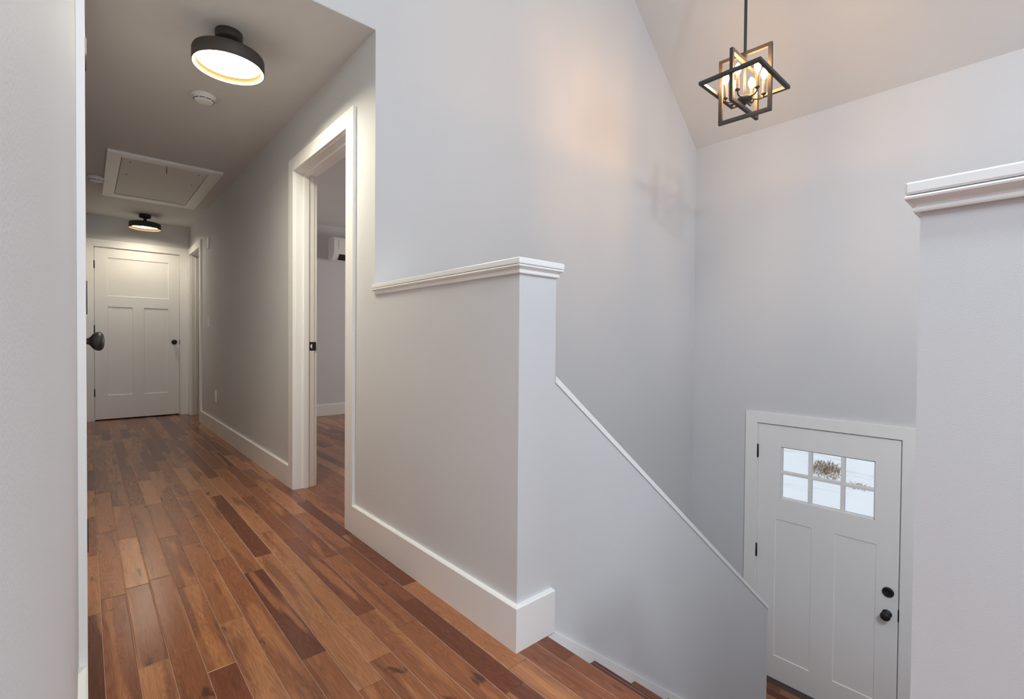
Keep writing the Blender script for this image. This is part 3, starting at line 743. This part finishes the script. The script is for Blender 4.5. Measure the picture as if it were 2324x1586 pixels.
# ------------------------------------------------------------------ added fill light: made-up globe lamp in the unseen living room, above and behind the photo's viewpoint
GX, GY, GZL = -0.38, -0.95, 2.70
g = MB(); zt = slope(GX)
g.lathe([(0, zt+0.01), (0.06, zt+0.01), (0.06, zt-0.03), (0.006, zt-0.035), (0.006, GZL+0.17), (0.03, GZL+0.165), (0.03, GZL+0.13), (0, GZL+0.13)], (GX, GY, 0), (0, 0, 1), 24)
o = struct(g.build('added_fill_lamp', M_BLACK))
MB().lathe([(0.16*math.sin(math.pi*k/20), GZL-0.16*math.cos(math.pi*k/20)) for k in range(0, 20)], (GX, GY, 0), (0, 0, 1), 32).build('added_lamp_globe', M_GLASS, o)
l = bpy.data.lights.new('added_fill_bulb', 'POINT'); l.energy = 98; l.color = (0.85, 0.95, 1.0); l.shadow_soft_size = 0.09  # fill added to brighten the hall and stairwell
lo = bpy.data.objects.new('added_fill_bulb', l); lo.location = (GX, GY, GZL); C.objects.link(lo)

# ------------------------------------------------------------------ outside the front door
GZ = -1.95
b = MB(); nx, ny = 60, 70
vs = []
for i in range(nx+1):
    for j in range(ny+1):
        x = XF+0.16+28.0*(i/nx)**1.5; y = -14+32.0*j/ny
        z = GZ + 0.06*math.sin(x*0.9+y*0.4) + 0.05*math.sin(y*1.3-x*0.35+1.0) + random.uniform(-0.02, 0.02)
        vs.append((x, y, z))
b.add(vs, [(i*(ny+1)+j, (i+1)*(ny+1)+j, (i+1)*(ny+1)+j+1, i*(ny+1)+j+1) for i in range(nx) for j in range(ny)], True)
struct(b.build('ground_snow', M_SNOW), 'snow-covered yard seen through the door panes')
def clump(cx, cyy, rx, ry, n, h, label):
    b = MB()
    for k in range(n):
        a = random.uniform(0, 2*math.pi); d = random.random()**0.75
        x, y = cx+rx*d*math.cos(a), cyy+ry*d*math.sin(a)+0.25*rx*d*math.cos(a); L = h*random.uniform(0.4, 1.2); la = random.uniform(0, 2*math.pi); le = random.uniform(0.8, 2.2)*L
        g0 = GZ + 0.06*math.sin(x*0.9+y*0.4) + 0.05*math.sin(y*1.3-x*0.35+1.0)
        tip = Vector((x+le*math.cos(la), y+le*math.sin(la), g0+L)); p = Vector((x, y, g0-0.03)); mid = (p+tip)/2+Vector((0, 0, L*0.25))
        s = Vector((-math.sin(la), math.cos(la), 0))*0.011; t = Vector((0, 0, 0.006))
        b.add([p-s, p+s, mid+s*0.8, mid-s*0.8, tip, p-t, mid-t], [(0, 1, 2, 3), (3, 2, 4), (0, 3, 6, 5), (3, 4, 6), (1, 5, 6, 2), (2, 6, 4)])
    o = b.build('dry_grass_clump', M_STRAW); tag(o, label, 'dry grass', 'dry grass showing through the snow')
clump(11.75, 3.42, 0.75, 0.34, 420, 0.085, 'larger tan clump of dry grass seen through the upper middle door pane')
clump(11.0, 2.62, 0.30, 0.16, 70, 0.06, 'smaller tan clump of dry grass seen through the upper right door pane')
